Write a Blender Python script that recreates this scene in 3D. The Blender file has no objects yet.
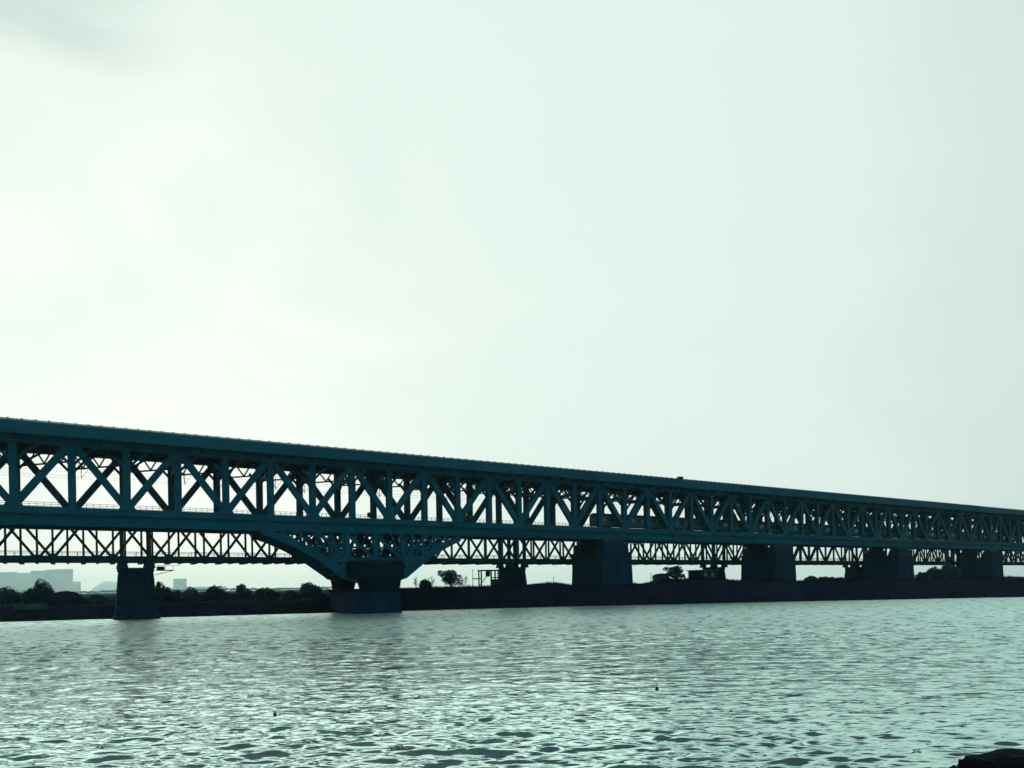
import bpy, math, random
import numpy as np
from mathutils import Vector, Matrix, noise

random.seed(7)
rng = np.random.default_rng(11)
scene = bpy.context.scene
COL = scene.collection

# ------------------------------------------------------------------ camera frame
W_, H_ = 1024, 768
LENS = 25.0
F = LENS / 36.0 * W_              # focal length in pixels
ROLL = math.atan(0.0175)          # the hand-held tilt of the horizon
CX, CY = 512.0, 585.7             # where the level line of sight meets the picture
EYE = 5.1                         # eye height above the water


def ray(x, y):
    """direction (right, down) per metre of depth for a place seen in the photo"""
    X, Y = x - CX, y - CY
    c, s = math.cos(ROLL), math.sin(ROLL)
    return (X * c - Y * s) / F, (Y * c + X * s) / F


def at(x, y, d):
    a, b = ray(x, y)
    return Vector((a * d, d, EYE - b * d))


# the bridges run along one direction: s metres along, p metres across (away from the near shore)
PHI = math.atan(1128.0 / F)
TH = math.pi / 2 - PHI


def wp(s, p, z=0.0):
    return Vector((s * math.sin(PHI) - p * math.cos(PHI), s * math.cos(PHI) + p * math.sin(PHI), z))


def s_of(x, p):
    """metres along for picture column x on the line p"""
    v = 1.0 / (1640.0 - x)
    K = math.cos(PHI) / F
    return (v / K - math.sin(PHI)) / math.cos(PHI) * p


# ------------------------------------------------------------------ mesh helpers
class MB:
    def __init__(self):
        self.v, self.f = [], []

    def add(self, vs, fs):
        n = len(self.v)
        self.v += [tuple(q) for q in vs]
        self.f += [tuple(i + n for i in q) for q in fs]
        return self

    def box(self, x0, x1, y0, y1, z0, z1):
        vs = [(x0, y0, z0), (x1, y0, z0), (x1, y1, z0), (x0, y1, z0), (x0, y0, z1), (x1, y0, z1), (x1, y1, z1), (x0, y1, z1)]
        return self.add(vs, [(0, 3, 2, 1), (4, 5, 6, 7), (0, 1, 5, 4), (1, 2, 6, 5), (2, 3, 7, 6), (3, 0, 4, 7)])

    def frustum(self, b, t, z0, z1):
        """b, t = (x0, x1, y0, y1) at z0 and z1"""
        vs = [(b[0], b[2], z0), (b[1], b[2], z0), (b[1], b[3], z0), (b[0], b[3], z0),
              (t[0], t[2], z1), (t[1], t[2], z1), (t[1], t[3], z1), (t[0], t[3], z1)]
        return self.add(vs, [(0, 3, 2, 1), (4, 5, 6, 7), (0, 1, 5, 4), (1, 2, 6, 5), (2, 3, 7, 6), (3, 0, 4, 7)])

    def beam(self, a, b, w, h, side=(0, 1, 0)):
        """rectangular bar from a to b: w measured along side, h across"""
        a, b = Vector(a), Vector(b)
        d = (b - a).normalized()
        sd = Vector(side)
        sd = (sd - d * sd.dot(d))
        if sd.length < 1e-4:
            sd = Vector((1, 0, 0)) - d * d.x
        sd.normalize()
        up = d.cross(sd)
        vs = []
        for q in (a, b):
            for i, j in ((-1, -1), (1, -1), (1, 1), (-1, 1)):
                vs.append(q + sd * (w / 2 * i) + up * (h / 2 * j))
        return self.add(vs, [(0, 3, 2, 1), (4, 5, 6, 7), (0, 1, 5, 4), (1, 2, 6, 5), (2, 3, 7, 6), (3, 0, 4, 7)])

    def ibeam(self, a, b, w, h, side=(0, 1, 0), t=0.12):
        """H-section: two flanges at +-w/2 along side, of height h, joined by a web"""
        a, b = Vector(a), Vector(b)
        sd = Vector(side)
        for k in (-1, 1):
            o = sd * (k * (w / 2 - t / 2))
            self.beam(a + o, b + o, t, h, side)
        return self.beam(a, b, w - 2 * t, t, side)

    def tube(self, a, b, r0, r1=None, n=7):
        r1 = r0 if r1 is None else r1
        a, b = Vector(a), Vector(b)
        d = (b - a).normalized()
        e = d.orthogonal().normalized()
        g = d.cross(e)
        vs, fs = [], []
        for q, r in ((a, r0), (b, r1)):
            for k in range(n):
                t = 2 * math.pi * k / n
                vs.append(q + (e * math.cos(t) + g * math.sin(t)) * r)
        for k in range(n):
            fs.append((k, (k + 1) % n, n + (k + 1) % n, n + k))
        fs.append(tuple(range(n - 1, -1, -1)))
        fs.append(tuple(range(n, 2 * n)))
        return self.add(vs, fs)

    def prism(self, outline, y0, y1):
        """outline = (x, z) points, extruded along y"""
        n = len(outline)
        vs = [(x, y0, z) for x, z in outline] + [(x, y1, z) for x, z in outline]
        fs = [tuple(range(n)), tuple(range(2 * n - 1, n - 1, -1))]
        for k in range(n):
            fs.append((k, n + k, n + (k + 1) % n, (k + 1) % n))
        return self.add(vs, fs)

    def shift(self, o):
        self.v = [(x - o[0], y - o[1], z - o[2]) for x, y, z in self.v]
        return self

    def mesh(self, name, mat):
        me = bpy.data.meshes.new(name)
        me.from_pydata(self.v, [], self.f)
        me.validate()
        if mat:
            me.materials.append(mat)
        return me

    def build(self, name, mat, parent=None, bevel=0.0):
        o = bpy.data.objects.new(name, self.mesh(name, mat))
        COL.objects.link(o)
        if parent:
            o.parent = parent
        if bevel:
            m = o.modifiers.new('edge', 'BEVEL')
            m.width = bevel
            m.segments = 2
            m.limit_method = 'ANGLE'
        return o


def tag(o, label=None, cat=None, group=None, kind=None):
    for k, v in (('label', label), ('category', cat), ('group', group), ('kind', kind)):
        if v:
            o[k] = v
    return o


def empty(name, loc, rz=0.0, **kw):
    o = bpy.data.objects.new(name, None)
    COL.objects.link(o)
    o.empty_display_size = 0.5
    o.location = loc
    o.rotation_euler = (0, 0, rz)
    return tag(o, **kw)


def copy_of(o, parent=None, loc=None):
    c = o.copy()
    COL.objects.link(c)
    if parent is not None:
        c.parent = parent
    if loc is not None:
        c.location = loc
    return c


def copy_tree(o, parent=None):
    c = o.copy()
    COL.objects.link(c)
    if parent is not None:
        c.parent = parent
    for ch in list(o.children):
        copy_tree(ch, c)
    return c


# ------------------------------------------------------------------ materials
def new_mat(name):
    m = bpy.data.materials.new(name)
    m.use_nodes = True
    nt = m.node_tree
    b = nt.nodes['Principled BSDF']
    return m, nt, b


def rough_mat(name, c0, c1, scale=0.6, rough=0.7, bump=0.0, bscale=8.0, spec=0.3, stretch=(1, 1, 1), detail=6.0):
    m, nt, b = new_mat(name)
    N, L = nt.nodes, nt.links
    tc = N.new('ShaderNodeTexCoord')
    mp = N.new('ShaderNodeMapping')
    mp.inputs['Scale'].default_value = stretch
    L.new(tc.outputs['Object'], mp.inputs['Vector'])
    n = N.new('ShaderNodeTexNoise')
    n.inputs['Scale'].default_value = scale
    n.inputs['Detail'].default_value = detail
    n.inputs['Roughness'].default_value = 0.65
    L.new(mp.outputs[0], n.inputs['Vector'])
    r = N.new('ShaderNodeValToRGB')
    r.color_ramp.elements[0].position = 0.33
    r.color_ramp.elements[1].position = 0.68
    r.color_ramp.elements[0].color = (*c0, 1)
    r.color_ramp.elements[1].color = (*c1, 1)
    L.new(n.outputs['Fac'], r.inputs['Fac'])
    L.new(r.outputs['Color'], b.inputs['Base Color'])
    b.inputs['Roughness'].default_value = rough
    b.inputs['Specular IOR Level'].default_value = spec
    if bump:
        n2 = N.new('ShaderNodeTexNoise')
        n2.inputs['Scale'].default_value = bscale
        n2.inputs['Detail'].default_value = 5
        L.new(mp.outputs[0], n2.inputs['Vector'])
        bp = N.new('ShaderNodeBump')
        bp.inputs['Strength'].default_value = bump
        bp.inputs['Distance'].default_value = 0.2
        L.new(n2.outputs['Fac'], bp.inputs['Height'])
        L.new(bp.outputs[0], b.inputs['Normal'])
    return m


M_STEEL = rough_mat('teal_steel_paint', (0.0004, 0.038, 0.068), (0.0010, 0.072, 0.112), 0.25, 0.6, spec=0.05)
M_DECK = rough_mat('deck_edge_paint', (0.0004, 0.036, 0.064), (0.0010, 0.070, 0.110), 0.12, 0.6, spec=0.05, stretch=(0.4, 1, 1.6))
M_OLD = rough_mat('old_bridge_paint', (0.001, 0.032, 0.050), (0.002, 0.056, 0.080), 0.3, 0.65, spec=0.05)
M_ASPHALT = rough_mat('asphalt', (0.035, 0.036, 0.038), (0.055, 0.056, 0.058), 2.0, 0.9)
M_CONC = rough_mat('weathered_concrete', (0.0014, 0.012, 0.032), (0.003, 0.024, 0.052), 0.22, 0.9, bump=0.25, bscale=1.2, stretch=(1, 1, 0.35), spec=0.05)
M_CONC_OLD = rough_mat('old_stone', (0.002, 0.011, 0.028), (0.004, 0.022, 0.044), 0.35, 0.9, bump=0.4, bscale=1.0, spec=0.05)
M_SHAFT = rough_mat('dark_shaft_concrete', (0.001, 0.005, 0.014), (0.003, 0.014, 0.030), 0.3, 0.9, bump=0.3, bscale=1.2, stretch=(1, 1, 0.35), spec=0.03)  # pier shafts and crossbeam, darker than the plinth concrete
M_BANK = rough_mat('bank_soil', (0.0025, 0.0045, 0.014), (0.007, 0.010, 0.023), 0.08, 0.95, bump=0.6, bscale=0.5, spec=0.0)
M_SHORE = rough_mat('near_shore_soil', (0.010, 0.013, 0.016), (0.030, 0.036, 0.038), 0.5, 0.95, bump=0.6, bscale=2.5, spec=0.05)
M_ROCK = rough_mat('wet_dark_rock', (0.002, 0.003, 0.008), (0.007, 0.009, 0.017), 1.6, 0.85, bump=0.8, bscale=4.0, spec=0.05)
M_LEAF = rough_mat('dark_leaves', (0.004, 0.022, 0.034), (0.012, 0.058, 0.076), 0.9, 0.8, spec=0.1)
M_LEAF2 = rough_mat('grey_leaves', (0.010, 0.042, 0.058), (0.022, 0.085, 0.105), 0.9, 0.8, spec=0.1)
M_BARK = rough_mat('bark', (0.010, 0.014, 0.018), (0.024, 0.030, 0.034), 3.0, 0.9)
M_FAR = rough_mat('hazed_far_leaves', (0.10, 0.20, 0.20), (0.16, 0.28, 0.27), 0.02, 0.9, spec=0.05)  # leaf colour paled to imitate haze over the distance
M_TRAIN = rough_mat('lightened_carriage_paint', (0.002, 0.065, 0.090), (0.004, 0.085, 0.110), 0.4, 0.5, spec=0.1)  # body tone lightened in place of light missing inside the truss
M_TRAINROOF = rough_mat('carriage_roof', (0.004, 0.022, 0.034), (0.008, 0.034, 0.046), 0.4, 0.6, spec=0.1)
M_DARKMETAL = rough_mat('dark_metal', (0.003, 0.016, 0.024), (0.006, 0.026, 0.036), 2.0, 0.6, spec=0.1)
M_SHED = rough_mat('shed_wall', (0.010, 0.034, 0.070), (0.018, 0.050, 0.095), 0.4, 0.8)
M_SHEDROOF = rough_mat('shed_roof', (0.006, 0.012, 0.020), (0.012, 0.020, 0.030), 0.6, 0.8)
M_TYRE = rough_mat('tyre_rubber', (0.010, 0.010, 0.011), (0.016, 0.016, 0.017), 6, 0.9)

m, nt, b = new_mat('dark_glass')
b.inputs['Base Color'].default_value = (0.012, 0.02, 0.024, 1)
b.inputs['Roughness'].default_value = 0.12
M_GLASS = m


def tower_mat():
    m, nt, b = new_mat('hazed_tower_facade')  # facade whitened to make up for the thin haze
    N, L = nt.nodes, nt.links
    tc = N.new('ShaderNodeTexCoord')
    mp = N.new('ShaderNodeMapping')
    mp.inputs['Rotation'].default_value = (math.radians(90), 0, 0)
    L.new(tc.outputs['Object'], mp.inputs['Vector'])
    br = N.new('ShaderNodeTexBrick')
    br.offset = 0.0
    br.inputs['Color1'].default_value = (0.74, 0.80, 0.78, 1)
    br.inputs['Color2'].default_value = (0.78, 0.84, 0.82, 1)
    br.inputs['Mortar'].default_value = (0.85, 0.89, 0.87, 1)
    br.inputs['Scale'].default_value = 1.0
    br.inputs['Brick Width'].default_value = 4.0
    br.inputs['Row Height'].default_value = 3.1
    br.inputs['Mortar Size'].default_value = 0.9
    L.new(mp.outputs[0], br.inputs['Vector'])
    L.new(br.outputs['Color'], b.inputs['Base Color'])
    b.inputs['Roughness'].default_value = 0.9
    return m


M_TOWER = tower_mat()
M_TOWERROOF = rough_mat('hazed_pale', (0.78, 0.84, 0.82), (0.84, 0.89, 0.87), 0.05, 0.9)  # whitened to imitate haze on the far roofs and hill


def water_mat():
    m, nt, b = new_mat('river_water')
    N, L = nt.nodes, nt.links
    nt.nodes.remove(b)
    out = N['Material Output']
    tc = N.new('ShaderNodeTexCoord')
    mp = N.new('ShaderNodeMapping')
    mp.inputs['Scale'].default_value = (0.35, 1.0, 1.0)
    L.new(tc.outputs['Object'], mp.inputs['Vector'])
    n1 = N.new('ShaderNodeTexNoise')
    n1.inputs['Scale'].default_value = 1.7
    n1.inputs['Detail'].default_value = 3
    n1.inputs['Roughness'].default_value = 0.55
    L.new(mp.outputs[0], n1.inputs['Vector'])
    bp = N.new('ShaderNodeBump')
    bp.inputs['Strength'].default_value = 0.5
    bp.inputs['Distance'].default_value = 0.09
    L.new(n1.outputs['Fac'], bp.inputs['Height'])
    # wind lanes: the ripple is stronger in some stretches of the river than in others
    mp2 = N.new('ShaderNodeMapping')
    mp2.inputs['Scale'].default_value = (0.25, 1.0, 1.0)
    L.new(tc.outputs['Object'], mp2.inputs['Vector'])
    n2 = N.new('ShaderNodeTexNoise')
    n2.inputs['Scale'].default_value = 0.09
    n2.inputs['Detail'].default_value = 3
    L.new(mp2.outputs[0], n2.inputs['Vector'])
    ws = N.new('ShaderNodeMapRange')
    ws.inputs['From Min'].default_value = 0.35
    ws.inputs['From Max'].default_value = 0.65
    ws.inputs['To Min'].default_value = 0.25
    ws.inputs['To Max'].default_value = 0.9
    L.new(n2.outputs['Fac'], ws.inputs['Value'])
    L.new(ws.outputs[0], bp.inputs['Strength'])
    n3 = N.new('ShaderNodeTexNoise')
    n3.inputs['Scale'].default_value = 0.42
    n3.inputs['Detail'].default_value = 4
    n3.inputs['Roughness'].default_value = 0.6
    L.new(mp.outputs[0], n3.inputs['Vector'])
    bp2 = N.new('ShaderNodeBump')
    bp2.inputs['Strength'].default_value = 0.5
    bp2.inputs['Distance'].default_value = 0.6
    L.new(n3.outputs['Fac'], bp2.inputs['Height'])
    L.new(bp2.outputs[0], bp.inputs['Normal'])
    lw = N.new('ShaderNodeLayerWeight')
    lw.inputs['Blend'].default_value = 0.5
    L.new(bp.outputs[0], lw.inputs['Normal'])
    rp = N.new('ShaderNodeValToRGB')
    e = rp.color_ramp.elements
    e[0].position, e[0].color = 0.60, (0.06, 0.06, 0.06, 1)
    e[1].position, e[1].color = 0.80, (0.90, 0.90, 0.90, 1)
    k = e.new(0.665)
    k.color = (0.68, 0.68, 0.68, 1)
    L.new(lw.outputs['Facing'], rp.inputs['Fac'])
    gl = N.new('ShaderNodeBsdfGlossy')
    gl.inputs['Color'].default_value = (0.73, 0.95, 0.905, 1)
    sp = N.new('ShaderNodeSeparateXYZ')
    L.new(tc.outputs['Object'], sp.inputs[0])
    rr = N.new('ShaderNodeMapRange')
    rr.inputs['From Min'].default_value = 18.0
    rr.inputs['From Max'].default_value = 110.0
    rr.inputs['To Min'].default_value = 0.06
    rr.inputs['To Max'].default_value = 0.38
    L.new(sp.outputs['Y'], rr.inputs['Value'])
    L.new(rr.outputs[0], gl.inputs['Roughness'])
    L.new(bp.outputs[0], gl.inputs['Normal'])
    df = N.new('ShaderNodeBsdfDiffuse')
    df.inputs['Color'].default_value = (0.002, 0.040, 0.052, 1)
    # cat's paws: noise flecks painted darker to imitate weaker sky reflection
    mp4 = N.new('ShaderNodeMapping')
    mp4.inputs['Scale'].default_value = (0.75, 1.0, 1.0)
    mp4.inputs['Rotation'].default_value = (0, 0, 0.06)
    L.new(tc.outputs['Object'], mp4.inputs['Vector'])
    n4 = N.new('ShaderNodeTexNoise')
    n4.inputs['Scale'].default_value = 0.75
    n4.inputs['Detail'].default_value = 6
    n4.inputs['Roughness'].default_value = 0.62
    L.new(mp4.outputs[0], n4.inputs['Vector'])
    r4 = N.new('ShaderNodeMapRange')
    r4.inputs['From Min'].default_value = 0.53
    r4.inputs['From Max'].default_value = 0.62
    L.new(n4.outputs['Fac'], r4.inputs['Value'])
    am = N.new('ShaderNodeMapRange')
    am.inputs['From Min'].default_value = 24.0
    am.inputs['From Max'].default_value = 60.0
    am.inputs['To Min'].default_value = 0.12
    am.inputs['To Max'].default_value = 0.8
    L.new(sp.outputs['Y'], am.inputs['Value'])
    pm = N.new('ShaderNodeMath')
    pm.operation = 'MULTIPLY'
    L.new(r4.outputs[0], pm.inputs[0])
    L.new(am.outputs[0], pm.inputs[1])
    iv = N.new('ShaderNodeMath')
    iv.operation = 'SUBTRACT'
    iv.inputs[0].default_value = 1.0
    L.new(pm.outputs[0], iv.inputs[1])
    fm = N.new('ShaderNodeMath')
    fm.operation = 'MULTIPLY'
    L.new(rp.outputs['Color'], fm.inputs[0])
    L.new(iv.outputs[0], fm.inputs[1])
    mx = N.new('ShaderNodeMixShader')
    L.new(fm.outputs[0], mx.inputs[0])
    L.new(df.outputs[0], mx.inputs[1])
    L.new(gl.outputs[0], mx.inputs[2])
    L.new(mx.outputs[0], out.inputs['Surface'])
    return m


M_WATER = water_mat()

# ------------------------------------------------------------------ water
def build_water():
    rows = np.geomspace(4.0, 330.0, 780)
    ang = np.linspace(-1.15, 1.15, 760)
    D, A = np.meshgrid(rows, ang, indexing='ij')
    X, Y = A * (D + 6), D
    Z = np.zeros_like(X)
    patch = 0.75 + 0.35 * np.sin(X * 0.05 + 1.3 * np.sin(Y * 0.043)) * np.sin(Y * 0.08 + 0.9 * np.sin(X * 0.031) + 1.0)
    for k in range(90):
        lam = float(np.exp(rng.uniform(math.log(0.45), math.log(2.4))))
        th = rng.normal(0.05, 0.48)
        kk = 2 * math.pi / lam
        slope = 0.043 * (1.0 if lam > 1.0 else 1.0) * (0.45 if lam > 1.5 else 0.8 if lam > 1.0 else 1.0)
        amp = slope / kk
        ph = rng.uniform(0, 2 * math.pi)
        arg = kk * (X * math.sin(th) + Y * math.cos(th)) + ph
        cell = np.maximum(np.gradient(rows), 1e-3)[:, None]
        fade = np.clip(lam / (2.4 * cell) - 0.35, 0, 1)
        w = np.sin(arg)
        Z += amp * fade * (w + 0.25 * np.sin(2 * arg + 1.57))
    Z *= patch
    n, q = X.shape
    co = np.empty((n * q, 3), dtype=np.float32)
    co[:, 0], co[:, 1], co[:, 2] = X.ravel(), Y.ravel(), Z.ravel()
    idx = np.arange(n * q).reshape(n, q)
    quads = np.stack([idx[:-1, :-1], idx[:-1, 1:], idx[1:, 1:], idx[1:, :-1]], axis=-1).reshape(-1, 4)
    me = bpy.data.meshes.new('water')
    me.vertices.add(n * q)
    me.vertices.foreach_set('co', co.ravel())
    me.loops.add(quads.size)
    me.loops.foreach_set('vertex_index', quads.ravel().astype(np.int32))
    me.polygons.add(len(quads))
    me.polygons.foreach_set('loop_start', np.arange(0, quads.size, 4, dtype=np.int32))
    me.polygons.foreach_set('loop_total', np.full(len(quads), 4, dtype=np.int32))
    me.update(calc_edges=True)
    me.polygons.foreach_set('use_smooth', np.ones(len(quads), dtype=bool))
    me.materials.append(M_WATER)
    o = bpy.data.objects.new('water', me)
    COL.objects.link(o)
    tag(o, 'pale teal river rippled with dark wavelets', kind='structure')


build_water()

# ------------------------------------------------------------------ far bank
WL_X = [-700, -300, 0, 136, 250, 365, 512, 605, 800, 1024, 1400, 1900]
WL_D = [104, 121, 133.0, 140.0, 147.0, 153.5, 163.0, 167.5, 174.5, 179.5, 186, 190]


def smooth(t):
    t = min(max(t, 0.0), 1.0)
    return t * t * (3 - 2 * t)


def shore_depth(px):
    return float(np.interp(px, WL_X, WL_D))


def crest(px):
    """height of the land above the water behind the shoreline at picture column px"""
    h = float(np.interp(px, [-700, 0, 120, 300, 350, 410, 470, 520, 535, 560, 572, 640, 668, 700, 760, 1100, 1900],
                        [2.6, 2.6, 2.5, 2.6, 3.6, 4.75, 4.9, 5.0, 5.3, 5.3, 4.8, 4.8, 6.0, 6.0, 4.9, 4.9, 4.6]))
    return h


def land(px, e):
    """ground height e metres behind the shoreline"""
    if e < 0:
        return 0.16 * e - 0.02
    c = crest(px)
    w = float(np.interp(px, [0, 330, 410, 2000], [8, 8, 8.5, 9]))
    nz = noise.noise(Vector((px * 0.021, e * 0.05, 3.0))) * 0.22 + noise.noise(Vector((px * 0.09, e * 0.2, 9.0))) * 0.12
    z = 0.35 * smooth(e / 1.5) + (c - 0.35) * smooth(e / w)
    z += nz * smooth(e / 5)
    z -= max(0.0, c - 3.0) * smooth((e - 60) / 200)
    return z


def build_bank():
    cols = list(range(-700, 1901, 8))
    es = [-8, -3, -1, -0.3, 0, 0.4, 0.9, 1.6, 2.6, 4, 5.5, 7, 9, 11, 13.5, 16, 19, 22, 26, 31, 38, 48, 62, 80, 110, 150, 220, 330, 500, 900, 1800, 4000, 6800]
    vs, fs = [], []
    n = len(es)
    for px in cols:
        jit = noise.noise(Vector((px * 0.03, 0, 0))) * 1.6 + noise.noise(Vector((px * 0.11, 4, 0))) * 0.5
        D = shore_depth(px) + jit
        a = (px - CX) / F
        for e in es:
            d = D + e
            vs.append((a * d, d, land(px, e)))
    for i in range(len(cols) - 1):
        for j in range(n - 1):
            q = i * n + j
            fs.append((q, q + n, q + n + 1, q + 1))
    b = MB().add(vs, fs)
    o = b.build('riverbank', M_BANK)
    for p in o.data.polygons:
        p.use_smooth = True
    tag(o, 'low dark far river bank under the bridges', kind='structure')


build_bank()


def ground(px, e):
    """point on the far bank"""
    d = shore_depth(px) + e
    return Vector(((px - CX) / F * d, d, land(px, e)))


rp_ = MB()
r_s = random.Random(21)
for k in range(2600):
    px = r_s.uniform(-200, 1250)
    e = abs(r_s.gauss(0, 1.0)) * 1.6 - 0.4
    c = ground(px, e)
    k_ = r_s.uniform(0.12, 0.45) * (1.6 if r_s.random() < 0.08 else 1)
    q_ = [Vector((r_s.uniform(0.6, 1.2) * a, r_s.uniform(0.6, 1.1) * b_, r_s.uniform(0.4, 0.8) * d_)) * k_
          for a, b_, d_ in ((1, 0, 0), (0, 1, 0), (-1, 0, 0), (0, -1, 0), (0.2, 0.1, 1), (0, 0, -1))]
    rp_.add([c + v for v in q_], [(0, 1, 4), (1, 2, 4), (2, 3, 4), (3, 0, 4), (1, 0, 5), (2, 1, 5), (3, 2, 5), (0, 3, 5)])
tag(rp_.build('riprap', M_ROCK), 'loose dark stones along the far waterline', kind='stuff')


# near shore under the photographer
def build_shore():
    vs, fs = [], []
    xs = np.linspace(-60, 60, 61)
    ys = [-40, -10, -3, 0, 2, 4, 6, 8, 10, 12, 14, 16, 17.5, 20]
    zs = [3.6, 3.5, 3.45, 3.4, 3.35, 2.95, 2.5, 2.05, 1.6, 1.15, 0.65, 0.2, -0.25, -1.0]
    for x in xs:
        for y, z in zip(ys, zs):
            yy = y * (1 - 0.16 * smooth((abs(x + 2) - 4) / 10) if x < 2 else 1) if y > 0 else y
            vs.append((x, yy - 1.5 * (y > 5), z + 0.1 * noise.noise(Vector((x * 0.4, y * 0.4, 0)))))
    n = len(ys)
    for i in range(len(xs) - 1):
        for j in range(n - 1):
            q = i * n + j
            fs.append((q, q + n, q + n + 1, q + 1))
    o = MB().add(vs, fs).build('shore', M_SHORE)
    for p in o.data.polygons:
        p.use_smooth = True
    tag(o, kind='structure')


build_shore()

# ------------------------------------------------------------------ new double-deck truss bridge
PF, PR = 138.4, 147.3
PAN = 8.0
ZN0, ZN1 = 19.0, 30.4            # node heights of the truss
BO = (54.0, 142.85, 0.0)          # bridge origin in (s, p, z)
bridge = empty('truss_bridge', wp(BO[0], BO[1], 0), TH,
               label='long dark teal double-deck steel truss bridge in front, on broad piers', cat='bridge')
I0, I1 = -14, 62                  # panels built
V0, V1 = -1, 45                   # panels that can be seen
SN = lambda i: PAN * (i - 0.82)
SA, SB = SN(I0), SN(I1)


def bpart(mb, name, mat, parent=None, stuff=False, bevel=0.0):
    mb.shift(BO if parent is None else (0, 0, 0))
    o = mb.build(name, mat, parent or bridge, bevel)
    if stuff:
        o['kind'] = 'stuff'
    return o


for p in (PF, PR):
    c = MB().box(SA, SB, p - 0.5, p + 0.5, 18.1, 19.3)
    for i in range(I0, I1):       # splice plates on the chord
        s = SN(i) + 2.4
        c.box(s - 0.7, s + 0.7, p - 0.53, p - 0.5, 18.25, 19.15)
    bpart(c, 'bottom_chord', M_STEEL)
    c = MB().box(SA, SB, p - 0.5, p + 0.5, 29.35, 31.05)
    bpart(c, 'top_chord', M_STEEL)

# lower railway deck: trough, girders, track
d = MB().box(SA, SB, PF + 0.7, PR - 0.7, 17.9, 18.5)
for p in (PF + 0.2, PR - 0.2):
    d.box(SA, SB, p - 0.2, p + 0.2, 16.5, 18.1)
    d.box(SA, SB, p - 0.45, p + 0.45, 16.25, 16.5)
for k in range(int((SB - SA) / 8)):
    s = SA + 8 * k + 1
    d.box(s - 0.08, s + 0.08, PF - 0.14, PF, 16.5, 18.1)
bpart(d, 'lower_deck', M_DECK)
t = MB()
for p in (141.0, 142.45, 144.0, 145.45):
    t.box(SA, SB, p - 0.04, p + 0.04, 18.7, 18.88)
for k in range(int((SB - SA) / 1.2)):
    s = SA + 1.2 * k
    t.box(s - 0.13, s + 0.13, 140.5, 145.95, 18.52, 18.7)
bpart(t, 'railway_track', M_DARKMETAL)

# upper road deck with overhanging fascia, roadway, parapets
u = MB().box(SA, SB, 135.2, 150.5, 31.05, 31.55)
for p in (135.2, 150.5):
    u.box(SA, SB, p - 0.18, p + 0.18, 30.35, 31.75)
for p in (141.0, 144.7):
    u.box(SA, SB, p - 0.2, p + 0.2, 30.05, 31.0)
updeck = bpart(u, 'upper_deck', M_DECK)
r = MB().box(SA, SB, 136.2, 149.5, 31.56, 31.62)
o = bpart(r, 'roadway', M_ASPHALT)
for p in (135.1, 150.6):
    q = MB()
    q.box(SA, SB, p - 0.05, p + 0.05, 31.75, 32.4)
    q.box(SA, SB, p - 0.06, p + 0.06, 32.5, 32.6)
    n = int((SB - SA) / 0.36)
    for k in range(n):
        s = SA + 0.36 * k
        if k % 5 == 0:
            q.box(s - 0.14, s + 0.14, p - 0.09, p + 0.09, 31.75, 32.72)
        elif s < 300:
            q.box(s - 0.12, s + 0.12, p - 0.03, p + 0.03, 32.3, 32.55)
    bpart(q, 'parapet', M_DECK)

# transverse floor beams and cantilever brackets under the upper deck
def floor_beam_mb():
    b = MB()
    b.box(-0.18, 0.18, PF - BO[1] + 0.5, PR - BO[1] - 0.5, 29.9, 31.0)
    for sg, pc, pe in ((-1, PF, 135.4), (1, PR, 150.3)):
        y0, y1 = pc + sg * 0.5 - BO[1], pe - BO[1]
        vs = [(-0.15, y0, 29.8), (0.15, y0, 29.8), (0.15, y0, 31.0), (-0.15, y0, 31.0),
              (-0.15, y1, 30.6), (0.15, y1, 30.6), (0.15, y1, 31.0), (-0.15, y1, 31.0)]
        b.add(vs, [(0, 3, 2, 1), (4, 5, 6, 7), (0, 1, 5, 4), (1, 2, 6, 5), (2, 3, 7, 6), (3, 0, 4, 7)])
    return b


def repeat(name, mesh_mb, mat, places, rest_places=(), rest_mb=None):
    """copies of one part along the bridge; far or unseen ones as a single part"""
    first = None
    for loc in places:
        if first is None:
            first = mesh_mb.build(name, mat, bridge)
            first.location = loc
        else:
            copy_of(first, bridge, loc)
    if rest_places:
        mbr = MB()
        for loc in rest_places:
            mbr.add([(x + loc[0], y + loc[1], z + loc[2]) for x, y, z in mesh_mb.v], mesh_mb.f)
        o = mbr.build(name, mat, bridge)
        o['kind'] = 'stuff'
    return first


seen = [i for i in range(V0, V1)]
rest = [i for i in range(I0, I1 + 1) if i not in seen]
L = lambda i, p=BO[1], z=0.0: (SN(i) - BO[0], p - BO[1], z)
repeat('floor_beam', floor_beam_mb(), M_STEEL, [L(i) for i in seen] + [L(i + 0.5) for i in seen], [L(i) for i in rest] + [L(i + 0.5) for i in rest])

# posts: H-section, one per panel point in each truss plane
post = MB()
post.ibeam((0, 0, 19.25), (0, 0, 29.4), 1.10, 1.12, (0, 1, 0), 0.12)
repeat('vertical_post', post, M_STEEL, [L(i, p) for i in seen for p in (PF, PR)], [L(i, p) for i in rest for p in (PF, PR)])

# diagonals: near truss leans one way in a panel, far truss the other way
def diag_mb(up):
    b = MB()
    a, c = ((0, ZN0 + 0.3), (PAN, ZN1 - 0.2)) if up else ((0, ZN1 - 0.2), (PAN, ZN0 + 0.3))
    b.ibeam((a[0], 0, a[1]), (c[0], 0, c[1]), 0.94, 1.12, (0, 1, 0), 0.11)
    return b


def diag_up(i, near):
    return (i % 2 == 0) == near


for up in (True, False):
    pl, rs = [], []
    for i in range(I0, I1):
        for p, near in ((PF, True), (PR, False)):
            if diag_up(i, near) == up:
                (pl if V0 <= i < V1 else rs).append(L(i, p))
    repeat('diagonal', diag_mb(up), M_STEEL, pl, rs)

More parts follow.
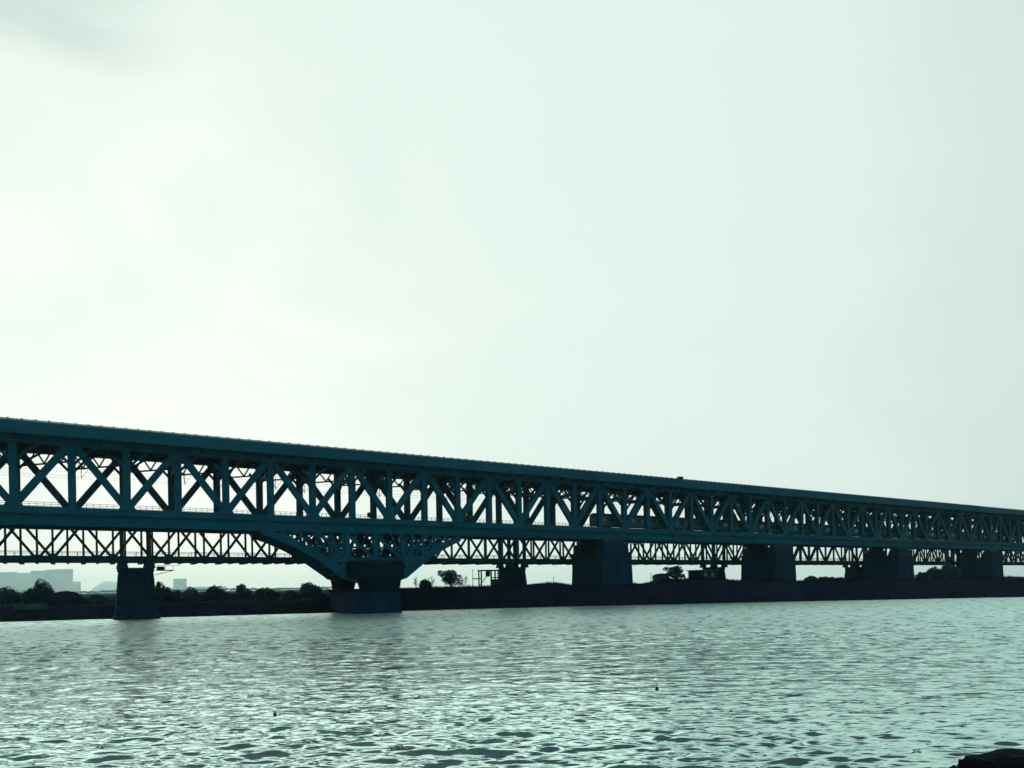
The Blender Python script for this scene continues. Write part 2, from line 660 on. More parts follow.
# gussets
gb = MB().prism([(-1.35, 19.25), (1.35, 19.25), (0.75, 20.2), (-0.75, 20.2)], -0.6, 0.6)
gt = MB().prism([(-1.7, 29.4), (-0.85, 28.2), (0.85, 28.2), (1.7, 29.4)], -0.6, 0.6)
for mbx, par in ((gb, 0), (gt, 1)):
    pl, rs = [], []
    for i in range(I0, I1 + 1):
        for p, near in ((PF, True), (PR, False)):
            low = (i % 2 == 0) if near else (i % 2 == 1)
            if low == (par == 0):
                (pl if V0 <= i < V1 else rs).append(L(i, p))
    repeat('gusset_plate', mbx, M_STEEL, pl, rs)

# sway frames between the trusses, above the trains
sw = MB()
yf, yr = PF - BO[1] + 0.4, PR - BO[1] - 0.4
sw.beam((0, yf, 26.95), (0, yr, 26.95), 0.5, 0.45, (1, 0, 0))
sw.beam((0, yf, 29.4), (0, yr, 29.4), 0.5, 0.7, (1, 0, 0))
nseg = 4
for k in range(nseg):
    y0 = yf + (yr - yf) * k / nseg
    y1 = yf + (yr - yf) * (k + 1) / nseg
    za, zb = (29.2, 27.05) if k % 2 == 0 else (27.05, 29.2)
    sw.beam((0, y0, za), (0, y1, zb), 0.4, 0.4, (1, 0, 0))
for sg, y in ((1, yf), (-1, yr)):
    sw.beam((0, y, 24.9), (0, y + sg * 2.2, 26.85), 0.4, 0.4, (1, 0, 0))
repeat('sway_frame', sw, M_STEEL, [L(i) for i in seen], [L(i) for i in rest])

lb = MB()
lb.beam((0.3, PR - BO[1] - 0.3, 26.95), (PAN - 0.3, PF - BO[1] + 0.3, 26.95), 0.26, 0.26, (1, 0, 0))
lb.beam((0.3, PR - BO[1] - 0.3, 29.35), (PAN - 0.3, PF - BO[1] + 0.3, 29.35), 0.22, 0.22, (1, 0, 0))
for k in range(6):
    f0, f1 = (k + 0.2) / 6.2, (k + 1.2) / 6.2
    y0, y1 = PR - BO[1] - 0.3 + (PF - PR + 0.6) * f0, PR - BO[1] - 0.3 + (PF - PR + 0.6) * f1
    za, zb = (27.0, 29.3) if k % 2 else (29.3, 27.0)
    lb.beam((0.3 + (PAN - 0.6) * f0, y0, za), (0.3 + (PAN - 0.6) * f1, y1, zb), 0.22, 0.22, (1, 0, 0))
repeat('lateral_brace', lb, M_STEEL, [L(i) for i in seen], [L(i) for i in rest])

# short knee struts that stiffen the diagonals under the top chord
kn = MB()
kn.beam((0.4, 0, 26.6), (1.9, 0, 28.3), 0.4, 0.4)
kn.beam((1.5, 0, 28.0), (3.9, 0, 29.7), 0.34, 0.36)
kn.beam((-0.4, 0, 26.6), (-1.9, 0, 28.3), 0.4, 0.4)
pl = [L(i, p) for i in seen for p in (PF, PR)]
rs = [L(i, p) for i in rest for p in (PF, PR)]
repeat('knee_brace', kn, M_STEEL, pl, rs)

# railing along both sides of the lower deck
for p in (PF + 0.75, PR - 0.75):
    q = MB()
    for z in (19.5, 19.8, 20.1):
        q.box(SA, SB, p - 0.03, p + 0.03, z - 0.03, z + 0.03)
    for k in range(int((SB - SA) / 1.0)):
        s = SA + k * 1.0
        q.box(s - 0.03, s + 0.03, p - 0.035, p + 0.035, 18.5, 20.13)
    bpart(q, 'walkway_railing', M_DARKMETAL)

# overhead line: wires and cantilever arms
q = MB()
for p in (141.7, 144.7):
    q.box(SA, SB, p - 0.02, p + 0.02, 25.0, 25.025)
    q.box(SA, SB, p - 0.02, p + 0.02, 26.2, 26.22)
bpart(q, 'contact_wire', M_DARKMETAL)
br = MB()
br.beam((0, 0, 24.4), (0, 0, 26.95), 0.09, 0.09)
br.beam((0, 0, 26.3), (0.0, 1.7, 26.2), 0.07, 0.07, (1, 0, 0))
br.beam((0, 0, 24.5), (0.0, 1.7, 26.1), 0.07, 0.07, (1, 0, 0))
br.beam((0, 0, 24.5), (1.2, 0.0, 26.2), 0.05, 0.05)
repeat('catenary_bracket', br, M_DARKMETAL, [L(i + f, p) for i in range(1, 40, 2) for f, p in ((0.17, 140.0), (0.97, 143.0))])
q = MB().box(s_of(369.2, PF), s_of(373.6, PF), PF - 0.1, PF + 0.5, 19.6, 20.5)
q.box(s_of(370, PF), s_of(373, PF), PF - 0.05, PF + 0.45, 20.5, 20.62)
bpart(q, 'equipment_box', M_DARKMETAL, bevel=0.03)

# curved haunches at the pier that stands in the water
SC = 54.0
def face_point(x, y, p):
    """(metres along, height) of a picture point on the vertical plane p"""
    s_ = s_of(x, p)
    d_ = wp(s_, p).y
    return s_, at(x, y, d_).z


HL = [face_point(x, y, PR) for x, y in ((253, 534.5), (272, 541.0), (289, 548.5), (305, 557.5), (319, 567.0), (330, 574.5), (343, 578.5))]
HR = [face_point(x, y, PF) for x, y in ((460, 538.0), (447, 544.0), (435, 550.5), (424, 558.0), (413, 566.5), (405, 573.0), (392, 577.5))]


def haunch(pts, p):
    b = MB()
    sg = 1 if pts[0][0] < SC else -1
    out = []
    for k in range(len(pts) - 1):
        (sa, za), (sb, zb) = pts[k], pts[k + 1]
        t0, t1 = 1.05 + 0.16 * k, 1.05 + 0.16 * (k + 1)
        d_ = Vector((sb - sa, 0, zb - za)).normalized()
        nx, nz_ = -d_.z, d_.x
        if nz_ < 0:
            nx, nz_ = -nx, -nz_
        out.append(((sa, za), (nx, nz_), t0))
        if k == len(pts) - 2:
            out.append(((sb, zb), (nx, nz_), t1))
    up_ = [(q[0] + n_[0] * t / 2, q[1] + n_[1] * t / 2) for q, n_, t in out]
    lo_ = [(q[0] - n_[0] * t / 2, q[1] - n_[1] * t / 2) for q, n_, t in out]
    for k in range(len(out) - 1):
        b.prism([up_[k], up_[k + 1], lo_[k + 1], lo_[k]], p - 0.45, p + 0.45)
        b.prism([(x, z + 0.0) for x, z in (lo_[k], lo_[k + 1])] + [(lo_[k + 1][0], lo_[k + 1][1] - 0.14), (lo_[k][0], lo_[k][1] - 0.14)], p - 0.6, p + 0.6)
    o = bpart(b, 'haunch', M_STEEL)
    wb = MB()
    for k in range(1, len(pts)):
        sa, za = pts[k]
        if k < len(pts) - 1:
            wb.beam((sa, p, za), (sa, p, 16.4), 0.45, 0.5)
        sp, zp = pts[k - 1]
        mid = (sa + sp) / 2
        if k > 1:
            wb.beam((sp, p, 16.2), (sa, p, za + 0.4), 0.34, 0.36)
            wb.beam((sp, p, zp + 0.6), (sa, p, 16.2), 0.34, 0.34)
    foot = pts[-1]
    for k, z in enumerate((11.0, 13.4)):
        near = [q for q in pts if q[1] <= z + 0.6][0]
        wb.beam((near[0], p, z), (SC, p, z), 0.36, 0.4)
    wb.shift(BO)
    w = wb.build('web_strut', M_STEEL, o)
    return o


for p in (PF, PR):
    haunch(HL, p)
    haunch(HR, p)
    q = MB()
    for s in (48.2, 54.2, 60.2):
        q.beam((s, p, 10.4), (s, p, 16.3), 0.9, 1.0)
    for s0, s1 in ((48.2, 54.2), (54.2, 60.2), (42.5, 48.2), (66.0, 60.2)):
        q.beam((s0, p, 16.2), (s1, p, 10.8), 0.6, 0.6)
    q.beam((45.0, p, 10.9), (63.6, p, 10.9), 0.8, 1.1)
    bpart(q, 'pier_bracing', M_STEEL)
q = MB()
for s in (47.4, 52.7, 55.7, 61.2):
    q.beam((s, PF, 10.8), (s, PR, 16.0), 0.5, 0.55, (1, 0, 0))
    q.beam((s, PR, 10.8), (s, PF, 16.0), 0.5, 0.55, (1, 0, 0))
    q.beam((s, PR, 12.8), (s, PF, 12.8), 0.5, 0.7, (1, 0, 0))
for s, z in HL[1:-1] + HR[1:-1]:
    q.beam((s, PR, z), (s, PF, z), 0.4, 0.5, (1, 0, 0))
    q.beam((s, PR, z + 0.3), (s, PF, 16.0), 0.26, 0.28, (1, 0, 0))
bpart(q, 'cross_bracing', M_STEEL)


# ------------------------------------------------------------------ piers of the new bridge
def pier_root(s, p, label, name='bridge_pier', group='broad concrete piers of the double-deck bridge', z=0.0):
    return empty(name, wp(s, p, z), TH, label=label, cat='bridge pier', group=group)


p1 = pier_root(54, 144.2, 'pier in the water with stepped plinth, twin shafts and curved steel haunches')
MB().frustum((-5.0, 5.0, -8.3, 8.3), (-4.7, 4.7, -8.0, 8.0), -1.5, 4.4).build('plinth', M_CONC, p1, 0.12)
MB().frustum((-5.0, 5.0, -8.3, 8.3), (-5.7, 5.7, -8.9, 8.9), 4.4, 5.0).build('ledge', M_CONC, p1, 0.06)
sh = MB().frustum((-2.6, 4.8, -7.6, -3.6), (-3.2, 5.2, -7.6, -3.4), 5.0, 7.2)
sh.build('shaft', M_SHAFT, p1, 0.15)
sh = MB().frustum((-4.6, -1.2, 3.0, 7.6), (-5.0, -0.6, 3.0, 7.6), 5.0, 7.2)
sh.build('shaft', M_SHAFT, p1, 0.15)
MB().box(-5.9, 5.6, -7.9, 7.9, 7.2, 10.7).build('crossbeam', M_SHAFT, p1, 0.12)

LBL = ['dark solid pier just right of the scaffold frame, nearest pier on the bank',
       'dark solid pier on the bank between the lone round tree and the low hedge',
       'dark solid pier on the bank right of the low hedge, third on land',
       'dark solid pier at the right end, just beyond the clump of bushes']
for k, (s, lab) in enumerate(zip((117.5, 183.2, 249.0, 315.0), LBL)):
    g = empty('bridge_pier', wp(s, 142.85, 3.0), TH, label=lab, cat='bridge pier', group='broad concrete piers of the double-deck bridge')
    MB().frustum((-5.15, 5.15, -6.6, 6.6), (-4.75, 4.75, -6.25, 6.25), -4.5, 9.4).build('shaft', M_CONC, g, 0.2)
    MB().frustum((-4.75, 4.75, -6.25, 6.25), (-4.95, 4.95, -6.5, 6.5), 9.4, 10.1).build('cap', M_CONC, g, 0.1)
    for y in (PF - 142.85, PR - 142.85):
        MB().frustum((-4.3, 3.9, y - 1.8, y + 1.8), (-4.1, 3.7, y - 1.6, y + 1.6), 10.1, 12.4).build('pedestal', M_CONC, g, 0.08)
        MB().box(-3.6, 3.2, y - 0.9, y + 0.9, 12.4, 13.24).build('bearing', M_DARKMETAL, g)

# ------------------------------------------------------------------ old railway truss bridge behind
OF, OR = 152.5, 157.0
OP = 4.75
OZ0, OZ1 = 11.2, 18.0
OO = (93.0, 154.75, 0.0)
old = empty('railway_bridge', wp(OO[0], OO[1], 0), TH,
            label='older low slender steel railway truss bridge running behind the big bridge', cat='bridge')
JA, JB = -30, 112
sB = lambda j: OP * (j - 0.33)
sA = lambda j: OP * (j - 0.85)
oa, ob = sA(JA), sA(JB)


def opart(mb, name, mat=None, stuff=False, parent=None):
    mb.shift(OO)
    o = mb.build(name, mat or M_OLD, parent or old)
    if stuff:
        o['kind'] = 'stuff'
    return o


for p in (OF, OR):
    opart(MB().box(oa, ob, p - 0.3, p + 0.3, 10.95, 11.75), 'bottom_chord')
    opart(MB().box(oa, ob, p - 0.3, p + 0.3, 17.7, 18.4), 'top_chord')
dk = MB().box(oa, ob, OF + 0.5, OR - 0.5, 11.75, 12.0)
for p in (153.9, 155.6):
    dk.box(oa, ob, p - 0.15, p + 0.15, 10.75, 11.7)
for k in range(int((ob - oa) / OP)):
    s = sB(JA + k)
    dk.box(s - 0.35, s + 0.35, OF - 0.35, OR + 0.35, 10.52, 11.2)
    dk.box(s + 2.1, s + 2.5, OF - 0.1, OR + 0.1, 10.6, 11.0)
opart(dk, 'deck')
rl = MB()
for p in (OF + 0.4, OR - 0.4):
    rl.box(oa, ob, p - 0.03, p + 0.03, 12.75, 12.82)
    rl.box(oa, ob, p - 0.02, p + 0.02, 12.4, 12.44)
    for k in range(int((ob - oa) / 2.4)):
        s = oa + 2.4 * k
        rl.box(s - 0.04, s + 0.04, p - 0.04, p + 0.04, 11.7, 12.8)
opart(rl, 'handrail', M_DARKMETAL)


def orepeat(name, mb, places, rest):
    first = None
    for loc in places:
        if first is None:
            first = mb.build(name, M_OLD, old)
            first.location = loc
        else:
            copy_of(first, old, loc)
    if rest:
        m2 = MB()
        for loc in rest:
            m2.add([(x + loc[0], y + loc[1], z + loc[2]) for x, y, z in mb.v], mb.f)
        m2.build(name, M_OLD, old)['kind'] = 'stuff'


OV = range(-4, 46)
LB = lambda j: (sB(j) - OO[0], OF - OO[1], 0)
LA = lambda j: (sA(j) - OO[0], OR - OO[1], 0)
pm = MB().beam((0, 0, 11.7), (0, 0, 17.75), 0.38, 0.36)
orepeat('vertical_post', pm, [f(j) for j in OV for f in (LB, LA)], [f(j) for j in range(JA, JB) if j not in OV for f in (LB, LA)])
for up in (True, False):
    a, c = ((0, OZ0 + 0.2), (OP, OZ1)) if up else ((0, OZ1), (OP, OZ0 + 0.2))
    dm = MB().beam((a[0], 0, a[1]), (c[0], 0, c[1]), 0.42, 0.46)
    pl, rs = [], []
    for j in range(JA, JB):
        if (j % 2 == 0) == up:
            (pl if j in OV else rs).extend([LB(j), LA(j)])
    orepeat('diagonal', dm, pl, rs)
gm = MB().box(-0.75, 0.75, -0.22, 0.22, 11.7, 12.35)
orepeat('gusset_plate', gm, [f(j) for j in OV if j % 2 == 0 for f in (LB, LA)], [f(j) for j in range(JA, JB) if j not in OV and j % 2 == 0 for f in (LB, LA)])

OPIERS = [(s_of(136.0, 154.75), 'slender tapered pier in the water at the left, under the low railway bridge'),
          (s_of(512.5, 154.75), 'slender pier beside the scaffold frame on the bank, under the low railway bridge'),
          (s_of(714, 154.75), 'slender pier just right of the round tree on the bank, behind the big bridge'),
          (s_of(855, 154.75), 'slender pier close behind the third land pier, left of it'),
          (320.0, 'slender pier mostly hidden behind the last broad pier')]
for k, (s, lab) in enumerate(OPIERS):
    dz = 0.0
    g = empty('bridge_pier', wp(s, OO[1], 0), TH, label=lab, cat='bridge pier', group='slender piers of the low railway bridge')
    b = MB()
    n = 10
    # stadium plan with rounded cutwaters, tapering
    def ring(hw, hl, z):
        pts = []
        for q in range(n + 1):
            t = math.pi * q / n
            pts.append((hw * math.cos(t), hl + 0.55 * hw * math.sin(t), z))
        for q in range(n + 1):
            t = math.pi + math.pi * q / n
            pts.append((hw * math.cos(t), -hl + 0.55 * hw * math.sin(t), z))
        return pts
    rings = [ring(3.95, 3.0, -1.5), ring(3.9, 2.9, 0.5), ring(3.6, 2.1, 0.8), ring(2.95, 1.3, 9.0), ring(3.1, 1.4, 9.1), ring(3.1, 1.4, 9.75)]
    vs, fs = [], []
    for r_ in rings:
        vs += r_
    q = 2 * (n + 1)
    for a in range(len(rings) - 1):
        for i in range(q):
            fs.append((a * q + i, a * q + (i + 1) % q, (a + 1) * q + (i + 1) % q, (a + 1) * q + i))
    fs.append(tuple(range((len(rings) - 1) * q, len(rings) * q)))
    b.add(vs, fs).build('shaft', M_CONC_OLD, g)
    for x in (-2.3, 2.3):
        for y in (OF - OO[1], OR - OO[1]):
            MB().frustum((x - 0.9, x + 0.9, y - 0.7, y + 0.7), (x - 0.6, x + 0.6, y - 0.5, y + 0.5), 9.7, 10.95).build('bearing', M_DARKMETAL, g)
    if k == 0:
        q_ = MB().box(3.4, 6.4, -2.6, -1.2, 9.2, 9.35)
        q_.beam((3.2, -1.9, 8.4), (6.2, -1.9, 9.2), 0.12, 0.12)
        for x in (3.6, 4.9, 6.3):
            q_.beam((x, -2.55, 9.3), (x, -2.55, 10.2), 0.06, 0.06)
        q_.box(3.4, 7.6, -2.6, -2.5, 10.15, 10.22)
        q_.box(3.5, 4.8, -2.3, -1.4, 9.35, 10.0)
        q_.build('inspection_platform', M_DARKMETAL, g)
    # heavy end posts of the spans over this pier
    for x in (-2.3, 2.3):
        for y in (OF, OR):
            opart(MB().beam((s + x, y, 11.7), (s + x, y, 17.75), 0.40, 0.42 if k == 0 else 0.85), 'end_post')

# ------------------------------------------------------------------ train on the lower deck of the new bridge
def carriage(label):
    g = empty('railway_carriage', (0, 0, 0), TH, label=label, cat='train carriage', group='dark railway carriages on the lower deck')
    Lc = 24.6
    prof = [(-1.52, 1.05), (1.52, 1.05), (1.55, 1.6), (1.55, 3.45), (-1.55, 3.45), (-1.55, 1.6)]
    vs = [(-Lc / 2, y, z) for y, z in prof] + [(Lc / 2, y, z) for y, z in prof]
    n = len(prof)
    fs = [tuple(range(n - 1, -1, -1)), tuple(range(n, 2 * n))] + [(k, (k + 1) % n, n + (k + 1) % n, n + k) for k in range(n)]
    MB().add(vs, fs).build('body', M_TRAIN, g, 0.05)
    prof = [(-1.55, 3.455), (1.55, 3.455), (1.42, 3.85), (1.0, 4.15), (0.4, 4.3), (-0.4, 4.3), (-1.0, 4.15), (-1.42, 3.85)]
    n = len(prof)
    vs = [(-Lc / 2 + 0.05, y, z) for y, z in prof] + [(Lc / 2 - 0.05, y, z) for y, z in prof]
    fs = [tuple(range(n - 1, -1, -1)), tuple(range(n, 2 * n))] + [(k, (k + 1) % n, n + (k + 1) % n, n + k) for k in range(n)]
    MB().add(vs, fs).build('roof', M_TRAINROOF, g)
    w0 = None
    for sg in (-1, 1):
        for k in range(9):
            loc = (-9.6 + 2.4 * k, sg * 1.556, 2.62)
            if w0 is None:
                w0 = MB().box(-0.75, 0.75, -0.015, 0.015, -0.48, 0.48).build('window', M_GLASS, g)
                w0.location = loc
            else:
                copy_of(w0, g, loc)
    for x in (-8.6, 8.6):
        bo = MB().box(x - 1.7, x + 1.7, -1.1, 1.1, 0.45, 0.85)
        bo.box(x - 0.6, x + 0.6, -0.9, 0.9, 0.85, 1.05)
        bo = bo.build('bogie', M_DARKMETAL, g)
        for dx in (-1.2, 1.2):
            MB().tube((x + dx, -0.82, 0.46), (x + dx, 0.82, 0.46), 0.44, n=14).build('wheel', M_DARKMETAL, bo)
    return g


c0 = None
s = s_of(594, 141.7) + 12.4
names = ['rearmost dark carriage with square end above the nearest land pier', 'dark carriage second from the train\'s near end',
         'dark carriage third from the train\'s near end', 'dark carriage fourth from the train\'s near end, near the second land pier',
         'dark carriage fifth from the train\'s near end', 'dark carriage sixth from the train\'s near end',
         'dark carriage seventh from the train\'s near end', 'dark carriage eighth from the train\'s near end',
         'dark carriage ninth from the train\'s near end, at the photo\'s right edge']
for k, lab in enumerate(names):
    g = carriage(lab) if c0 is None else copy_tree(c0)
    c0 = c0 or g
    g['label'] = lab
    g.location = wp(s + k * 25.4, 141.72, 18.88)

# small cabinet on the upper deck
g = empty('roadside_cabinet', wp(s_of(682.2, 136.4), 136.4, 31.62), TH, label='small dark cabinet whose top shows above the upper deck parapet', cat='cabinet')
MB().box(-0.8, 0.8, -0.35, 0.35, 0.12, 1.62).build('body', M_DARKMETAL, g, 0.04)
MB().prism([(-0.9, 1.625), (0.9, 1.625), (0.7, 1.78), (-0.7, 1.78)], -0.42, 0.42).build('roof', M_DARKMETAL, g)
MB().box(-0.85, 0.85, -0.4, 0.4, 0.0, 0.12).build('plinth', M_CONC, g)
MB().box(-0.7, 0.7, -0.375, -0.35, 0.25, 1.5).build('door', M_DARKMETAL, g)

# ------------------------------------------------------------------ plants
def leaf_crown(n, blobs, size, seed):
    """leaf-sized quads through a set of ellipsoids (cx, cy, cz, rx, ry, rz)"""
    r = random.Random(seed)
    b = MB()
    vol = [q[3] * q[4] * q[5] for q in blobs]
    for _ in range(n):
        q = r.choices(blobs, vol)[0]
        while True:
            v = Vector((r.uniform(-1, 1), r.uniform(-1, 1), r.uniform(-1, 1)))
            if 0.25 < v.length < 1 and r.random() < 0.35 + 0.65 * v.length:
                break
        c = Vector((q[0] + v.x * q[3], q[1] + v.y * q[4], q[2] + v.z * q[5]))
        c += Vector((noise.noise(c * 1.1 + Vector((seed, 0, 0))), noise.noise(c * 1.1 + Vector((0, seed, 0))), noise.noise(c * 1.1 + Vector((0, 0, seed))))) * (0.35 * q[3])
        if c.z < 0.05:
            continue
        d1 = Vector((r.gauss(0, 1), r.gauss(0, 1), r.gauss(0, 0.6))).normalized()
        d2 = d1.orthogonal().normalized()
        t = r.uniform(0, 6.28)
        d2 = (d2 * math.cos(t) + d1.cross(d2) * math.sin(t))
        k = size * r.uniform(0.6, 1.4)
        b.add([c - d1 * k, c - d2 * k * 0.5, c + d1 * k, c + d2 * k * 0.5], [(0, 1, 2, 3)])
    return b


def stems(b, h, n, spread, r0, seed):
    r = random.Random(seed)
    for k in range(n):
        a = r.uniform(0, 6.28)
        p = Vector((0.06 * math.cos(a), 0.06 * math.sin(a), -0.3))
        q = Vector((spread * 0.4 * math.cos(a), spread * 0.4 * math.sin(a), h * r.uniform(0.35, 0.5)))
        e = Vector((spread * math.cos(a + 0.4), spread * math.sin(a + 0.4), h * r.uniform(0.7, 0.95)))
        b.tube(p, q, r0, r0 * 0.7, 5)
        b.tube(q, e, r0 * 0.7, r0 * 0.25, 5)
    return b


def bush_blobs(r, w, h, n):
    out = [(0, 0, h * 0.35, w * 0.42, w * 0.4, h * 0.38)]
    for k in range(n):
        x = r.uniform(-0.34, 0.34) * w
        hh = h * r.uniform(0.45, 0.82)
        out.append((x, r.uniform(-0.25, 0.25) * w, hh * 0.75, w * r.uniform(0.12, 0.22), w * 0.2, hh * r.uniform(0.22, 0.32)))
    out.append((r.uniform(-0.12, 0.12) * w, 0, h * 0.66, w * 0.26, w * 0.24, h * 0.32))
    return out


SHRUBS = [  # picture column, top row, width in px, metres behind the shore, label
    (8, 589.5, 26, 16, 'broad dark shrub on the left bank at the photo\'s left edge'),
    (31, 592, 16, 20, 'small low shrub left of the tallest shrub near the left edge'),
    (43, 584, 24, 17, 'tallest dark shrub behind the mound on the left bank'),
    (97, 596, 20, 13, 'low shrub between the mound and the slender water pier'),
    (161, 585.5, 16, 15, 'spiky upright shrub just right of the slender water pier'),
    (175, 592, 16, 17, 'low shrub second to the right of the slender water pier'),
    (192, 590, 20, 15, 'rounded shrub third to the right of the slender water pier'),
    (214, 588, 26, 16, 'wide rounded shrub midway between slender pier and haunched pier'),
    (231, 595, 14, 14, 'low shrub in the dip right of the wide rounded shrub'),
    (243, 586.5, 15, 18, 'narrow upright shrub right of the dip on the left bank'),
    (266, 589.5, 26, 15, 'broad flat-topped shrub right of the narrow upright shrub'),
    (291, 591.5, 16, 16, 'small shrub left of the tall shrub by the haunched pier'),
    (310, 584.5, 22, 17, 'tall dense shrub nearest the haunched pier on its left'),
    (325, 596, 14, 13, 'low shrub tight against the haunched pier'),
    (425, 580.5, 13, 27, 'small bush among bare twigs right of the haunched pier'),
    (811, 576.5, 13, 26, 'rounded bush right of the second land pier'),
    (922, 573, 14, 27, 'small bush right of the third land pier'),
    (936, 569, 20, 26, 'middle bush of the clump right of the third land pier'),
    (950, 565, 20, 28, 'tallest bush of the clump left of the last pier'),
    (826, 580, 20, 27, 'low hedge-like bush between second and third land piers, left one'),
    (842, 580, 18, 27, 'low hedge-like bush touching the slender pier by the third land pier'),
]
for k, (px, ytop, wpx, e, lab) in enumerate(SHRUBS):
    c = ground(px, e)
    d_ = c.y
    top = at(px, ytop, d_).z
    h = max(top - c.z, 0.8) * 1.24
    w = wpx * d_ / F * 1.15
    g = empty('shrub', c - Vector((0, 0, 0.1)), random.uniform(0, 0.4), label=lab, cat='shrub', group='shrubs along the far bank')
    rr = random.Random(100 + k)
    leaf_crown(int(1500 + 420 * w * h / 2), bush_blobs(rr, w, h, 6), 0.19, k).build('foliage', M_LEAF if k % 3 else M_LEAF2, g)
    stems(MB(), h, 5, w * 0.25, 0.05, k).build('stem', M_BARK, g)

# continuous low growth between the shrubs, and tufts along the crest of the bank
ug = MB()
r = random.Random(77)
for k in range(15000):
    px = r.uniform(-160, 336)
    e = r.uniform(9, 26)
    g0 = ground(px, e)
    hm = 0.05 + 0.35 * noise.noise(Vector((px * 0.06, e * 0.08, 2))) + 0.35 * noise.noise(Vector((px * 0.3, e * 0.3, 5)))
    c = g0 + Vector((0, 0, r.uniform(0.0, max(0.15, hm))))
    k_ = 0.2 * r.uniform(0.6, 1.4)
    d1 = Vector((r.gauss(0, 1), r.gauss(0, 1), r.gauss(0, 0.8))).normalized()
    d2 = d1.orthogonal().normalized()
    ug.add([c - d1 * k_, c - d2 * k_ * 0.5, c + d1 * k_, c + d2 * k_ * 0.5], [(0, 1, 2, 3)])
tag(ug.build('undergrowth', M_LEAF), 'low dark undergrowth along the left bank', kind='stuff')
gr = MB()
for k in range(16000):
    px = r.uniform(396, 1120)
    e = r.uniform(7, 30)
    g0 = ground(px, e)
    t_ = max(0.12, 0.35 + 0.5 * noise.noise(Vector((px * 0.05, e * 0.1, 7))))
    hgt = t_ * r.uniform(0.6, 1.5)
    a_ = r.uniform(0, 6.28)
    w_ = Vector((math.cos(a_) * 0.05, math.sin(a_) * 0.05, 0))
    ln = Vector((r.gauss(0, 0.18), r.gauss(0, 0.18), 1)) * hgt
    gr.add([g0 - w_, g0 + w_, g0 + ln], [(0, 1, 2)])
tag(gr.build('grass', M_BANK), 'dark tufts of grass along the bank crest', kind='stuff')

# trees
def tree(px, e, ytop, wpx, lab, seed, ybot=None, name='tree'):
    c = ground(px, e)
    d_ = c.y
    top = at(px, ytop, d_).z
    h = top - c.z
    w = wpx * d_ / F
    g = empty(name, c - Vector((0, 0, 0.15)), 0, label=lab, cat='tree')
    r = random.Random(seed)
    b = MB()
    tips = []
    fork = h * 0.18
    b.tube((0, 0, -0.3), (0.05 * w, 0, fork), 0.2, 0.15, 8)
    for k in range(9):
        a = 6.28 * k / 9 + r.uniform(-0.3, 0.3)
        rad = w * r.uniform(0.18, 0.4)
        q = Vector((rad * math.cos(a), rad * math.sin(a) * 0.8, h * (0.3 + 0.075 * ((k * 4) % 9))))
        m_ = Vector((0.05 * w, 0, fork)) * 0.45 + q * 0.55 + Vector((0, 0, -0.1 * h))
        b.tube((0.05 * w, 0, fork * 0.9), m_, 0.1, 0.07, 6)
        b.tube(m_, q, 0.07, 0.025, 5)
        tips.append(q)
    b.build('trunk', M_BARK, g)
    blobs = [(0, 0, h * 0.55, w * 0.27, w * 0.27, h * 0.4)]
    for q in tips:
        blobs.append((q.x, q.y, q.z, w * r.uniform(0.14, 0.22), w * 0.18, h * r.uniform(0.12, 0.2)))
    leaf_crown(int(3800), blobs, 0.2, seed).build('crown', M_LEAF, g)
    return g


tree(450, 29, 569.5, 27, 'dark round-headed tree on the bank right of the haunched pier', 5)
tree(675, 30, 565.8, 21, 'lone round tree on the mound between the nearest land pier and slender pier', 6)


def bare_tree(px, e, ytop, wpx, lab, seed):
    c = ground(px, e)
    h = at(px, ytop, c.y).z - c.z
    w = wpx * c.y / F
    g = empty('bare_tree', c - Vector((0, 0, 0.1)), 0, label=lab, cat='tree')
    r = random.Random(seed)
    b, tw = MB(), MB()
    for k in range(3):
        x = r.uniform(-0.2, 0.2) * w
        q = Vector((x * 1.6, r.uniform(-0.3, 0.3), h * r.uniform(0.75, 1.0)))
        p = Vector((x * 0.5, 0, -0.2))
        b.tube(p, q, 0.07, 0.02, 6)
        for m_ in range(14):
            f = r.uniform(0.3, 0.97)
            o_ = p.lerp(q, f)
            a = r.uniform(0, 6.28)
            l_ = h * 0.32 * (1.15 - f) + 0.2
            t_ = o_ + Vector((math.cos(a) * l_ * 0.8, math.sin(a) * l_ * 0.5, l_ * 0.8))
            tw.tube(o_, t_, 0.03, 0.012, 4)
            for z in range(2):
                o2 = o_.lerp(t_, r.uniform(0.4, 0.9))
                tw.tube(o2, o2 + Vector((r.uniform(-0.4, 0.4), r.uniform(-0.3, 0.3), r.uniform(0.2, 0.5))), 0.018, 0.008, 4)
    b.build('trunk', M_BARK, g)
    tw.build('twigs', M_BARK, g)


bare_tree(417, 27, 578, 9, 'bare thin tree closest to the haunched pier on its right', 1)
bare_tree(431, 28, 576.5, 10, 'bare thin tree just left of the round-headed tree', 2)
bare_tree(464, 27, 575, 11, 'bare thin tree between the round-headed tree and the scaffold', 3)

